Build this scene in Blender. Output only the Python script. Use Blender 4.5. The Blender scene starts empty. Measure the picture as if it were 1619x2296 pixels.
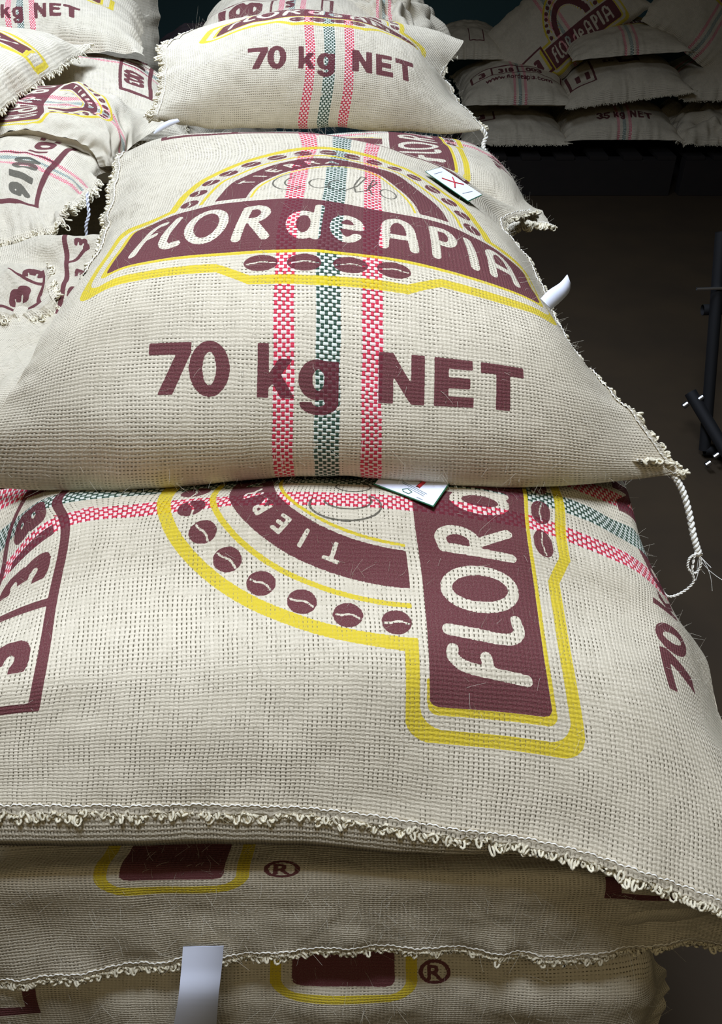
import bpy, math, random
import numpy as np
from mathutils import Vector

# ------------------------------------------------------------------ camera, world, light, exposure
SC = bpy.context.scene
COL = SC.collection
FPX, PITCH, CAMZ = 1900.0, math.radians(38), 1.65
cam = bpy.data.cameras.new('camera'); cam_o = bpy.data.objects.new('camera', cam); COL.objects.link(cam_o)
cam_o.location = (0, 0, CAMZ); cam_o.rotation_euler = (math.pi / 2 - PITCH, 0, 0)
cam.sensor_fit = 'VERTICAL'; cam.sensor_height = 24.0; cam.lens = 24.0 * FPX / 2296.0
cam.clip_start = 0.05; cam.clip_end = 60
SC.camera = cam_o
SC.view_settings.view_transform = 'Standard'; SC.view_settings.look = 'None'
SC.view_settings.gamma = 1; SC.view_settings.use_curve_mapping = False
SC.view_settings.exposure = 0.0
W = bpy.data.worlds.new('world'); SC.world = W; W.use_nodes = True
W.node_tree.nodes['Background'].inputs[0].default_value = (1.0, 0.86, 0.64, 1)
W.node_tree.nodes['Background'].inputs[1].default_value = 0.03


def area(name, loc, target, sx, sy, power, col, spread=180):
    l = bpy.data.lights.new(name, 'AREA'); l.shape = 'RECTANGLE'; l.size = sx; l.size_y = sy
    l.energy = power; l.color = col; l.spread = math.radians(spread)
    o = bpy.data.objects.new(name, l); COL.objects.link(o); o.location = loc
    o.rotation_euler = (Vector(target) - Vector(loc)).to_track_quat('-Z', 'Y').to_euler()
    return o


area('ceiling_lamp_light', (-0.15, 0.44, 3.05), (-0.15, 0.441, 1.1), 0.5, 0.6, 43, (0.83, 0.94, 1.18), 165)
area('ceiling_lamp_light', (-0.55, 2.35, 3.0), (-0.55, 2.351, 1.1), 0.5, 1.0, 33, (0.79, 0.92, 1.20), 125)
area('rear_fill_light', (0.1, -0.75, 2.75), (0.0, 0.6, 0.95), 1.2, 0.6, 4.5, (1.0, 0.86, 0.60), 140)  # added weak warm fill behind the camera, not a lamp of the room

rng = np.random.default_rng(7)
random.seed(7)

# ------------------------------------------------------------------ node expression helper
class X:
    def __init__(s, nt, sock): s.nt, s.k = nt, sock
    def _m(s, op, *a, clamp=False):
        n = s.nt.nodes.new('ShaderNodeMath'); n.operation = op; n.use_clamp = clamp
        for i, v in enumerate((s,) + a):
            if isinstance(v, X): s.nt.links.new(v.k, n.inputs[i])
            else: n.inputs[i].default_value = v
        return X(s.nt, n.outputs[0])
    def __add__(s, o): return s._m('ADD', o)
    __radd__ = __add__
    def __mul__(s, o): return s._m('MULTIPLY', o)
    __rmul__ = __mul__
    def __sub__(s, o): return s._m('SUBTRACT', o)
    def __rsub__(s, o): return s._m('MULTIPLY', -1.0)._m('ADD', o)
    def floor(s): return s._m('FLOOR')
    def fract(s): return s._m('FRACT')
    def abs(s): return s._m('ABSOLUTE')
    def max(s, o): return s._m('MAXIMUM', o)
    def min(s, o): return s._m('MINIMUM', o)
    def pow(s, o): return s._m('POWER', o)
    def lt(s, o): return s._m('LESS_THAN', o)
    def gt(s, o): return s._m('GREATER_THAN', o)
    def step(s, a, b):
        n = s.nt.nodes.new('ShaderNodeMapRange'); n.interpolation_type = 'SMOOTHSTEP'
        s.nt.links.new(s.k, n.inputs['Value'])
        n.inputs['From Min'].default_value = a; n.inputs['From Max'].default_value = b
        return X(s.nt, n.outputs['Result'])


def new_mat(name):
    m = bpy.data.materials.new(name); m.use_nodes = True
    return m, m.node_tree, m.node_tree.nodes['Principled BSDF']


def simple(name, col, rough=0.8, metal=0.0, noise=0.0, scale=30.0, bump=0.0, emit=None):
    m, nt, b = new_mat(name)
    b.inputs['Base Color'].default_value = (*col, 1); b.inputs['Roughness'].default_value = rough
    b.inputs['Metallic'].default_value = metal
    if noise or bump:
        tc = nt.nodes.new('ShaderNodeTexCoord'); nz = nt.nodes.new('ShaderNodeTexNoise')
        nz.inputs['Scale'].default_value = scale; nz.inputs['Detail'].default_value = 5
        nt.links.new(tc.outputs['Object'], nz.inputs['Vector'])
        if noise:
            r = nt.nodes.new('ShaderNodeMix'); r.data_type = 'RGBA'
            nt.links.new(nz.outputs['Fac'], r.inputs['Factor'])
            r.inputs['A'].default_value = (*[c * (1 - noise) for c in col], 1)
            r.inputs['B'].default_value = (*[min(1, c * (1 + noise)) for c in col], 1)
            nt.links.new(r.outputs['Result'], b.inputs['Base Color'])
        if bump:
            bp = nt.nodes.new('ShaderNodeBump'); bp.inputs['Strength'].default_value = bump
            bp.inputs['Distance'].default_value = 0.004
            nt.links.new(nz.outputs['Fac'], bp.inputs['Height']); nt.links.new(bp.outputs[0], b.inputs['Normal'])
    return m


BROWN = (0.110, 0.020, 0.026); YELLOW = (0.60, 0.45, 0.010); BLACK = (0.05, 0.045, 0.03)
RED = (0.55, 0.025, 0.055); GREEN = (0.024, 0.058, 0.034)
JUTE = (0.67, 0.59, 0.42)


def weave(name, stripes=True, tint=(1, 1, 1), brown=BROWN):
    """Jute plain weave driven by the cloth coordinate 'fab' (cm) and the print masks 'ink'."""
    m, nt, b = new_mat(name)
    N = nt.nodes.new
    def attr(nm):
        a = N('ShaderNodeAttribute'); a.attribute_name = nm
        s = N('ShaderNodeSeparateXYZ'); nt.links.new(a.outputs['Vector'], s.inputs[0])
        return a, [X(nt, s.outputs[i]) for i in range(3)]
    fa, (u, v, _) = attr('fab')
    ia, (ib, iy, ik) = attr('ink')
    def noise(scale, detail=2.0, col=False):
        n = N('ShaderNodeTexNoise'); n.inputs['Scale'].default_value = scale; n.inputs['Detail'].default_value = detail
        nt.links.new(fa.outputs['Vector'], n.inputs['Vector']); return X(nt, n.outputs['Fac'])
    p = 0.42
    n1, n2, big = noise(0.16), noise(1.1), noise(0.07, 3.0)
    s = u * (1 / p) + (n1 - 0.5) * 1.1 + (n2 - 0.5) * 0.35
    t = v * (1 / p) + (noise(0.2) - 0.5) * 1.1 + (noise(0.9) - 0.5) * 0.4
    fs, ft = s.floor(), t.floor()
    par = ((fs + ft) * 0.5).fract() * 4.0 - 1.0           # -1 / +1
    a = 1.0 - (s.fract() * 2.0 - 1.0).abs()
    c = 1.0 - (t.fract() * 2.0 - 1.0).abs()
    hw = a.pow(0.6) * (par * c * 0.42 + 0.58)
    hf = c.pow(0.6) * (0.58 - par * a * 0.42)
    h = hw.max(hf)
    wn = N('ShaderNodeTexWhiteNoise'); wn.noise_dimensions = '1D'; nt.links.new(fs.k, wn.inputs['W'])
    wn2 = N('ShaderNodeTexWhiteNoise'); wn2.noise_dimensions = '1D'; nt.links.new(ft.k, wn2.inputs['W'])
    thr = X(nt, wn.outputs['Value']) * 0.5 + X(nt, wn2.outputs['Value']) * 0.5
    hole = (1.0 - c).step(0.62, 0.85) * (1.0 - a).step(0.30, 0.60) * (noise(0.55, 2) + (thr - 0.5) * 0.5 + (big - 0.5) * 0.5).step(0.30, 0.62)
    fib = N('ShaderNodeTexNoise'); fib.inputs['Scale'].default_value = 9.0; fib.inputs['Detail'].default_value = 3
    nt.links.new(fa.outputs['Vector'], fib.inputs['Vector']); fb = X(nt, fib.outputs['Fac'])
    val = 0.83 + (thr - 0.5) * 0.16 + (fb - 0.5) * 0.30 + (big - 0.5) * 0.22 + h * 0.14
    def rgb(x, y, z):
        q = N('ShaderNodeCombineXYZ')
        for i, e in enumerate((x, y, z)):
            if isinstance(e, X): nt.links.new(e.k, q.inputs[i])
            else: q.inputs[i].default_value = e
        return q.outputs[0]
    j = [JUTE[i] * tint[i] for i in range(3)]
    cur = rgb(val * j[0], val * j[1], (val * 1.15 - 0.12) * j[2])
    def mix(cur, fac, col):
        x = N('ShaderNodeMix'); x.data_type = 'RGBA'; nt.links.new(fac.k, x.inputs['Factor'])
        nt.links.new(cur, x.inputs['A'])
        if isinstance(col, tuple): x.inputs['B'].default_value = (*col, 1)
        else: nt.links.new(col, x.inputs['B'])
        return x.outputs['Result']
    if stripes:
        uc = (fs + 0.5 - (n1 - 0.5) * 1.1 - (n2 - 0.5) * 0.35) * p
        for u0, col, wash in ((-4.35, RED, (0.80, 0.60, 0.54)), (4.35, RED, (0.80, 0.60, 0.54)), (0.0, GREEN, (0.62, 0.66, 0.56))):
            zone = (uc - u0).abs().lt(1.12)
            top = (hw - hf).step(-0.10, 0.06).max(hole)
            cur = mix(cur, zone * 0.80, wash)
            cur = mix(cur, zone * top * (1.0 - (c - 0.5).max(0.0) * 0.25), col)
    cur = mix(cur, hole * 0.90, (0.055, 0.042, 0.018))
    edge = (noise(2.2, 3) - 0.5) * 0.55
    fade = 0.98 - (fb - 0.40).max(0.0) * 0.28
    my = (iy + edge).step(0.36, 0.62)
    mb = (ib + edge).step(0.36, 0.62)
    mk = (ik + edge * 0.6).step(0.3, 0.6)
    cur = mix(cur, my * 0.93 * (1.0 - hole * 0.6), YELLOW)
    cur = mix(cur, mb * fade * (1.0 - hole * 0.15), brown)
    cur = mix(cur, mk * 0.85, BLACK)
    nt.links.new(cur, b.inputs['Base Color'])
    b.inputs['Roughness'].default_value = 0.92; b.inputs['Specular IOR Level'].default_value = 0.15
    bp = N('ShaderNodeBump'); bp.inputs['Strength'].default_value = 0.6; bp.inputs['Distance'].default_value = 0.0018
    nt.links.new((h + (fb - 0.5) * 0.35).k, bp.inputs['Height']); nt.links.new(bp.outputs[0], b.inputs['Normal'])
    return m


M_SACK = weave('jute_weave')
M_PLAIN = weave('jute_weave_plain', stripes=False)
M_YARN = simple('jute_yarn', (0.74, 0.67, 0.48), 0.9, noise=0.15, scale=300)
M_FIBRE = simple('jute_fibre', (0.62, 0.56, 0.42), 0.7)
M_TWINE = simple('cotton_twine', (0.82, 0.78, 0.66), 0.85, noise=0.1, scale=400)
M_PAPER = simple('white_paper', (0.80, 0.83, 0.92), 0.55, noise=0.04, scale=60)
M_CARDG = simple('green_edge', (0.012, 0.11, 0.04), 0.5)
M_CARDR = simple('red_print', (0.50, 0.02, 0.02), 0.5)
M_CARDT = simple('grey_print', (0.20, 0.24, 0.25), 0.6)
M_WOOD = simple('dark_pallet_wood', (0.012, 0.008, 0.005), 0.9, noise=0.4, scale=12)
M_BLACK = simple('black_paint', (0.004, 0.004, 0.004), 0.75)
M_CHROME = simple('bright_metal', (0.75, 0.77, 0.8), 0.25, 1.0)
M_DARKBAG = simple('dark_purple_cloth', (0.06, 0.042, 0.045), 0.9, noise=0.3, scale=25, bump=0.4)

# ------------------------------------------------------------------ geometry helpers
CP, SP = math.cos(PITCH), math.sin(PITCH)


def at(px, py, Y):
    """The point at depth Y (world, away from the camera) seen at a place of the 1619x2296 frame."""
    a = (1148 - py) / FPX
    z = Y / (CP + a * SP)
    return np.array([(px - 809.5) / FPX * z, Y, CAMZ + z * (-SP + a * CP)])


def herm(xk, yk, x):
    """Cubic Hermite through knots, finite-difference tangents; yk (n, ...)."""
    xk = np.asarray(xk, float); yk = np.asarray(yk, float); n = len(xk)
    o = np.argsort(xk); xk, yk = xk[o], yk[o]
    sh = (-1,) + (1,) * (yk.ndim - 1)
    d = np.diff(yk, axis=0) / np.diff(xk).reshape(sh)
    m = np.empty_like(yk)
    m[0], m[-1] = d[0], d[-1]
    if n > 2:
        h = np.diff(xk)
        w1 = (h[1:] / (h[1:] + h[:-1])).reshape(sh)
        m[1:-1] = d[:-1] * w1 + d[1:] * (1 - w1)
    i = np.clip(np.searchsorted(xk, x, side='right') - 1, 0, n - 2)
    h = (xk[i + 1] - xk[i]).reshape(sh); t = ((x - xk[i]) / (xk[i + 1] - xk[i])).reshape(sh)
    return ((2 * t**3 - 3 * t**2 + 1) * yk[i] + (t**3 - 2 * t**2 + t) * h * m[i]
            + (-2 * t**3 + 3 * t**2) * yk[i + 1] + (t**3 - t**2) * h * m[i + 1])


def pt(e):
    """(t, px, py, Y) seen in the frame or (t, 'w', x, y, z) in the room."""
    return np.array(e[2:5], float) if e[1] == 'w' else at(*e[1:4])


def ctrl(rows, n=60, smooth=3):
    ss = [r[0] for r in rows]
    t0 = min(r[1][0][0] for r in rows); t1 = max(r[1][-1][0] for r in rows)
    lo = min(e[0] for r in rows for e in r[1]); hi = max(e[0] for r in rows for e in r[1])
    tv = np.linspace(lo, hi, n)
    R = np.array([herm([e[0] for e in r[1]], [pt(e) for e in r[1]], tv) for r in rows])
    sv = np.linspace(min(ss), max(ss), n)
    P = herm(ss, R, sv)
    for _ in range(smooth):
        Q = P.copy()
        Q[1:-1] = P[1:-1] * 0.5 + (P[:-2] + P[2:]) * 0.25; P = Q.copy()
        Q[:, 1:-1] = P[:, 1:-1] * 0.5 + (P[:, :-2] + P[:, 2:]) * 0.25; P = Q
    return sv, tv, P


def vnoise(shape, cell, seed):
    r = np.random.default_rng(seed)
    ny, nx = max(4, int(shape[0] / cell[0]) + 3), max(4, int(shape[1] / cell[1]) + 3)
    g = r.normal(size=(ny, nx))
    a = herm(np.arange(ny), g, np.linspace(0, ny - 1, shape[0]))
    return herm(np.arange(nx), a.T, np.linspace(0, nx - 1, shape[1])).T


def normals(P):
    n = np.cross(np.gradient(P, axis=1), np.gradient(P, axis=0))
    n /= np.linalg.norm(n, axis=2, keepdims=True) + 1e-12
    if n[..., 2].mean() < 0: n = -n
    return n


def mesh_from(name, verts, quads, mats, parent=None, smooth=True, attrs=None, tris=None):
    me = bpy.data.meshes.new(name)
    verts = np.asarray(verts, np.float32); quads = np.asarray(quads, np.int32).reshape(-1, 4)
    nt_ = 0 if tris is None else len(tris)
    me.vertices.add(len(verts)); me.vertices.foreach_set('co', verts.ravel())
    loops = quads.ravel() if not nt_ else np.concatenate([quads.ravel(), np.asarray(tris, np.int32).ravel()])
    me.loops.add(len(loops)); me.loops.foreach_set('vertex_index', loops.astype(np.int32))
    st = np.arange(len(quads)) * 4
    if nt_: st = np.concatenate([st, len(quads) * 4 + np.arange(nt_) * 3])
    me.polygons.add(len(quads) + nt_); me.polygons.foreach_set('loop_start', st.astype(np.int32))
    me.polygons.foreach_set('use_smooth', np.full(len(quads) + nt_, smooth))
    for k, val in (attrs or {}).items():
        at_ = me.attributes.new(k, 'FLOAT_VECTOR', 'POINT'); at_.data.foreach_set('vector', np.asarray(val, np.float32).ravel())
    me.update(calc_edges=True); me.validate()
    for m in (mats if isinstance(mats, (list, tuple)) else [mats]): me.materials.append(m)
    o = bpy.data.objects.new(name, me); COL.objects.link(o)
    if parent is not None: o.parent = parent
    return o


def gridquads(nr, nc, off=0, flip=False):
    i = np.arange(nr - 1)[:, None] * nc + np.arange(nc - 1)[None] + off
    q = np.stack([i, i + 1, i + nc + 1, i + nc], -1).reshape(-1, 4)
    return q[:, ::-1] if flip else q


class Tubes:
    """Collects thin swept tubes into one mesh."""
    def __init__(s): s.v, s.q, s.n = [], [], 0
    def add(s, pts, r, sides=4):
        pts = np.asarray(pts, float); k = len(pts)
        rr = np.broadcast_to(np.asarray(r, float), (k,))
        tg = np.gradient(pts, axis=0); tg /= np.linalg.norm(tg, axis=1, keepdims=True) + 1e-12
        ref = np.array([0.31, 0.2, 0.93]); a = np.cross(tg, ref); a /= np.linalg.norm(a, axis=1, keepdims=True) + 1e-9
        b = np.cross(tg, a)
        th = np.arange(sides) * 2 * math.pi / sides
        ring = pts[:, None] + rr[:, None, None] * (a[:, None] * np.cos(th)[None, :, None] + b[:, None] * np.sin(th)[None, :, None])
        s.v.append(ring.reshape(-1, 3))
        i = np.arange(k - 1)[:, None] * sides; j = np.arange(sides)[None]; j2 = (j + 1) % sides
        s.q.append((np.stack([i + j, i + j2, i + sides + j2, i + sides + j], -1) + s.n).reshape(-1, 4))
        s.n += k * sides
    def build(s, name, mat, parent=None):
        return mesh_from(name, np.concatenate(s.v), np.concatenate(s.q), mat, parent)


def curve3(pts, n):
    pts = np.asarray(pts, float); return herm(np.arange(len(pts)), pts, np.linspace(0, len(pts) - 1, n))


def tag(o, label=None, cat=None, group=None, kind=None):
    if label: o['label'] = label
    if cat: o['category'] = cat
    if group: o['group'] = group
    if kind: o['kind'] = kind
    return o

# ------------------------------------------------------------------ print canvas (cloth centimetres)
_txt = {}


def text_edges(body, bold):
    key = (body, bold)
    if key not in _txt:
        c = bpy.data.curves.new('lettering', 'FONT'); c.body = body; c.size = 1; c.offset = bold; c.resolution_u = 6
        o = bpy.data.objects.new('lettering', c); COL.objects.link(o)
        dg = bpy.context.evaluated_depsgraph_get(); me = o.evaluated_get(dg).to_mesh()
        co = np.array([v.co[:2] for v in me.vertices]); ed = []
        for f in me.polygons:
            vs = list(f.vertices)
            ed += [(co[vs[i]], co[vs[(i + 1) % len(vs)]]) for i in range(len(vs))]
        o.evaluated_get(dg).to_mesh_clear(); bpy.data.objects.remove(o); bpy.data.curves.remove(c)
        _txt[key] = np.array(ed).reshape(-1, 2, 2)
    return _txt[key]


class Canvas:
    def __init__(s, u0, u1, v0, v1, res=0.06):
        s.u0, s.v0, s.r = u0, v0, res
        s.nu, s.nv = int((u1 - u0) / res) + 1, int((v1 - v0) / res) + 1
        s.L = [np.zeros((s.nv, s.nu), bool) for _ in range(3)]           # brown, yellow, black
        s.U, s.V = np.meshgrid(u0 + np.arange(s.nu) * res, v0 + np.arange(s.nv) * res)
    def edges(s, E):
        E = (np.asarray(E, float) - (s.u0, s.v0)) / s.r
        cnt = np.zeros((s.nv, s.nu + 1), np.int32)
        for (x0, y0), (x1, y1) in E:
            if y0 == y1: continue
            lo, hi = min(y0, y1), max(y0, y1)
            r = np.arange(max(0, math.ceil(lo)), min(s.nv - 1, math.ceil(hi) - 1) + 1)
            if not len(r): continue
            x = x0 + (r - y0) / (y1 - y0) * (x1 - x0)
            np.add.at(cnt, (r, np.clip(np.ceil(x).astype(int), 0, s.nu)), 1)
        return (np.cumsum(cnt, 1)[:, :s.nu] % 2).astype(bool)
    def poly(s, *loops):
        E = []
        for l in loops: E += [(l[i], l[(i + 1) % len(l)]) for i in range(len(l))]
        return s.edges(E)
    def rect(s, a, b, c, d, rad=0.0):
        du = np.maximum(np.maximum(a + rad - s.U, s.U - b + rad), 0); dv = np.maximum(np.maximum(c + rad - s.V, s.V - d + rad), 0)
        return (np.hypot(du, dv) <= rad + 1e-6)
    def ell(s, cu, cv, a, b): return ((s.U - cu) / a) ** 2 + ((s.V - cv) / b) ** 2 <= 1
    def stroke(s, pts, w):
        m = np.zeros((s.nv, s.nu), bool)
        for (x0, y0), (x1, y1) in zip(pts[:-1], pts[1:]):
            a = slice(max(0, int((min(y0, y1) - w - s.v0) / s.r)), max(0, int((max(y0, y1) + w - s.v0) / s.r) + 2))
            b = slice(max(0, int((min(x0, x1) - w - s.u0) / s.r)), max(0, int((max(x0, x1) + w - s.u0) / s.r) + 2))
            U, V = s.U[a, b], s.V[a, b]
            if U.size == 0: continue
            dx, dy = x1 - x0, y1 - y0
            t = np.clip(((U - x0) * dx + (V - y0) * dy) / (dx * dx + dy * dy + 1e-9), 0, 1)
            m[a, b] |= np.hypot(U - x0 - t * dx, V - y0 - t * dy) <= w / 2
        return m
    def text(s, body, u, v, size, bold=0.0, sx=1.0, slant=0.0, ang=0.0, align=0.5):
        E = text_edges(body, 0.0).copy()
        w = E[..., 0].max() - E[..., 0].min()
        E[..., 0] = (E[..., 0] - E[..., 0].min() - align * w + slant * E[..., 1]) * size * sx
        E[..., 1] *= size
        c, q = math.cos(ang), math.sin(ang)
        x, y = E[..., 0].copy(), E[..., 1].copy()
        E[..., 0] = u + x * c - y * q; E[..., 1] = v + x * q + y * c
        return s.fat(s.edges(E), bold * size)
    def fat(s, m, r):
        k = int(round(r / s.r))
        for _ in range(k):
            n = m.copy(); n[1:] |= m[:-1]; n[:-1] |= m[1:]; m = n
            n = m.copy(); n[:, 1:] |= m[:, :-1]; n[:, :-1] |= m[:, 1:]; m = n
        return m
    def heavy(s, ch, ua, ub, v, h):
        """one heavy grotesque character between ua and ub, cap height h on baseline v."""
        wid = HEAVY_W[ch]; f = lambda pts: [(ua + x / wid * (ub - ua), v + y * h) for x, y in pts]
        E = lambda cx, cy, rx, ry: s.ell(ua + cx / wid * (ub - ua), v + cy * h, rx / wid * (ub - ua), ry * h)
        if ch == '0': return E(.42, .5, .42, .52) & ~E(.42, .5, .14, .31)
        if ch == 'g':
            m = (E(.37, .36, .37, .38) & ~E(.39, .36, .115, .20)) | s.poly(f([(.50, .72), (.78, .72), (.78, -.06), (.50, -.06)]))
            tail = E(.40, -.06, .38, .25) & ~E(.40, -.05, .13, .085) & (s.V < v - .06 * h)
            return m | tail
        if ch == '3': return s.stroke(f(arc(.36, .73, .24, .16, 165, -80, 10) + arc(.36, .27, .27, .17, 80, -165, 10)), .24 * h)
        if ch == '5': return s.stroke(f([(.74, .88), (.22, .88), (.16, .52)] + arc(.38, .30, .28, .22, 110, -160, 12)), .24 * h)
        return s.poly(f(HEAVY[ch]))
    def add(s, k, m): s.L[k] |= m
    def shift(s, du, dv):
        s.u0 += du; s.v0 += dv; s.U += du; s.V += dv; return s
    def sub(s, k, m): s.L[k] &= ~m
    def sample(s, u, v):
        """masks at rectilinear cloth coordinates u (nu,), v (nv,) -> (nv, nu, 3)."""
        out = np.zeros((len(v), len(u), 3), np.float32)
        fu = np.clip((u - s.u0) / s.r, 0, s.nu - 1.001); fv = np.clip((v - s.v0) / s.r, 0, s.nv - 1.001)
        iu, iv = fu.astype(int), fv.astype(int); au, av = (fu - iu)[None], (fv - iv)[:, None]
        inside = ((u >= s.u0) & (u <= s.u0 + s.nu * s.r))[None] & ((v >= s.v0) & (v <= s.v0 + s.nv * s.r))[:, None]
        for k in range(3):
            m = s.L[k].astype(np.float32)
            if not m.any(): continue
            m[1:-1] = (m[:-2] + m[1:-1] * 2 + m[2:]) / 4; m[:, 1:-1] = (m[:, :-2] + m[:, 1:-1] * 2 + m[:, 2:]) / 4
            g = m[np.ix_(iv, iu)] * (1 - au) * (1 - av) + m[np.ix_(iv, iu + 1)] * au * (1 - av) \
                + m[np.ix_(iv + 1, iu)] * (1 - au) * av + m[np.ix_(iv + 1, iu + 1)] * au * av
            out[..., k] = g * inside
        return out


def arc(cx, cy, rx, ry, a0, a1, n=14):
    return [(cx + rx * math.cos(math.radians(a)), cy + ry * math.sin(math.radians(a))) for a in np.linspace(a0, a1, n)]


HEAVY = {'7': [(0, 1), (.86, 1), (.86, .80), (.50, 0), (.20, 0), (.55, .76), (0, .76)],
         'k': [(0, 0), (0, 1), (.27, 1), (.27, .45), (.50, .72), (.83, .72), (.55, .43), (.88, 0), (.55, 0), (.36, .26), (.27, .17), (.27, 0)],
         'N': [(0, 0), (0, 1), (.27, 1), (.62, .44), (.62, 1), (.88, 1), (.88, 0), (.62, 0), (.27, .56), (.27, 0)],
         'E': [(0, 0), (0, 1), (.76, 1), (.76, .79), (.28, .79), (.28, .62), (.71, .62), (.71, .40), (.28, .40), (.28, .22), (.78, .22), (.78, 0)],
         'T': [(0, 1), (.86, 1), (.86, .77), (.565, .77), (.565, 0), (.295, 0), (.295, .77), (0, .77)]}
HEAVY_W = {'7': .86, 'k': .86, 'N': .88, 'E': .78, 'T': .86, '0': .84, 'g': .78, '3': .74, '5': .74}
# letters of the banner: strokes in a cell of height 1
GLY = {
    'F': [[(0.05, 0.0), (0.16, 0.55)] + arc(0.50, 0.55, 0.32, 0.42, 170, 75, 8), [(0.16, 0.48), (0.45, 0.52)]],
    'l': [[(0.22, 1.0), (0.10, 0.35)] + arc(0.30, 0.22, 0.20, 0.20, 170, 275, 8) + [(0.48, 0.05)]],
    'O': [arc(0.5, 0.5, 0.46, 0.47, 0, 360, 28)],
    'R': [[(0.06, 0.0), (0.18, 0.92)], [(0.18, 0.92)] + arc(0.34, 0.72, 0.26, 0.24, 80, -75, 10) + [(0.14, 0.47)], [(0.32, 0.47), (0.66, 0.02)]],
    'd': [arc(0.36, 0.36, 0.31, 0.34, 0, 360, 24), [(0.68, 0.02), (0.72, 1.0)]],
    'e': [[(0.06, 0.40), (0.64, 0.40)], arc(0.36, 0.38, 0.31, 0.36, 5, 320, 20)],
    'A': [[(0.04, 0.0), (0.10, 0.55)] + arc(0.42, 0.55, 0.33, 0.42, 175, 5, 12) + [(0.82, 0.0)], [(0.12, 0.34), (0.76, 0.34)]],
    'P': [[(0.10, 0.0), (0.10, 0.92)], [(0.10, 0.94)] + arc(0.36, 0.68, 0.26, 0.26, 85, -85, 10) + [(0.10, 0.42)]],
    'I': [[(0.1, 0.0), (0.1, 0.95)]],
}


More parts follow.
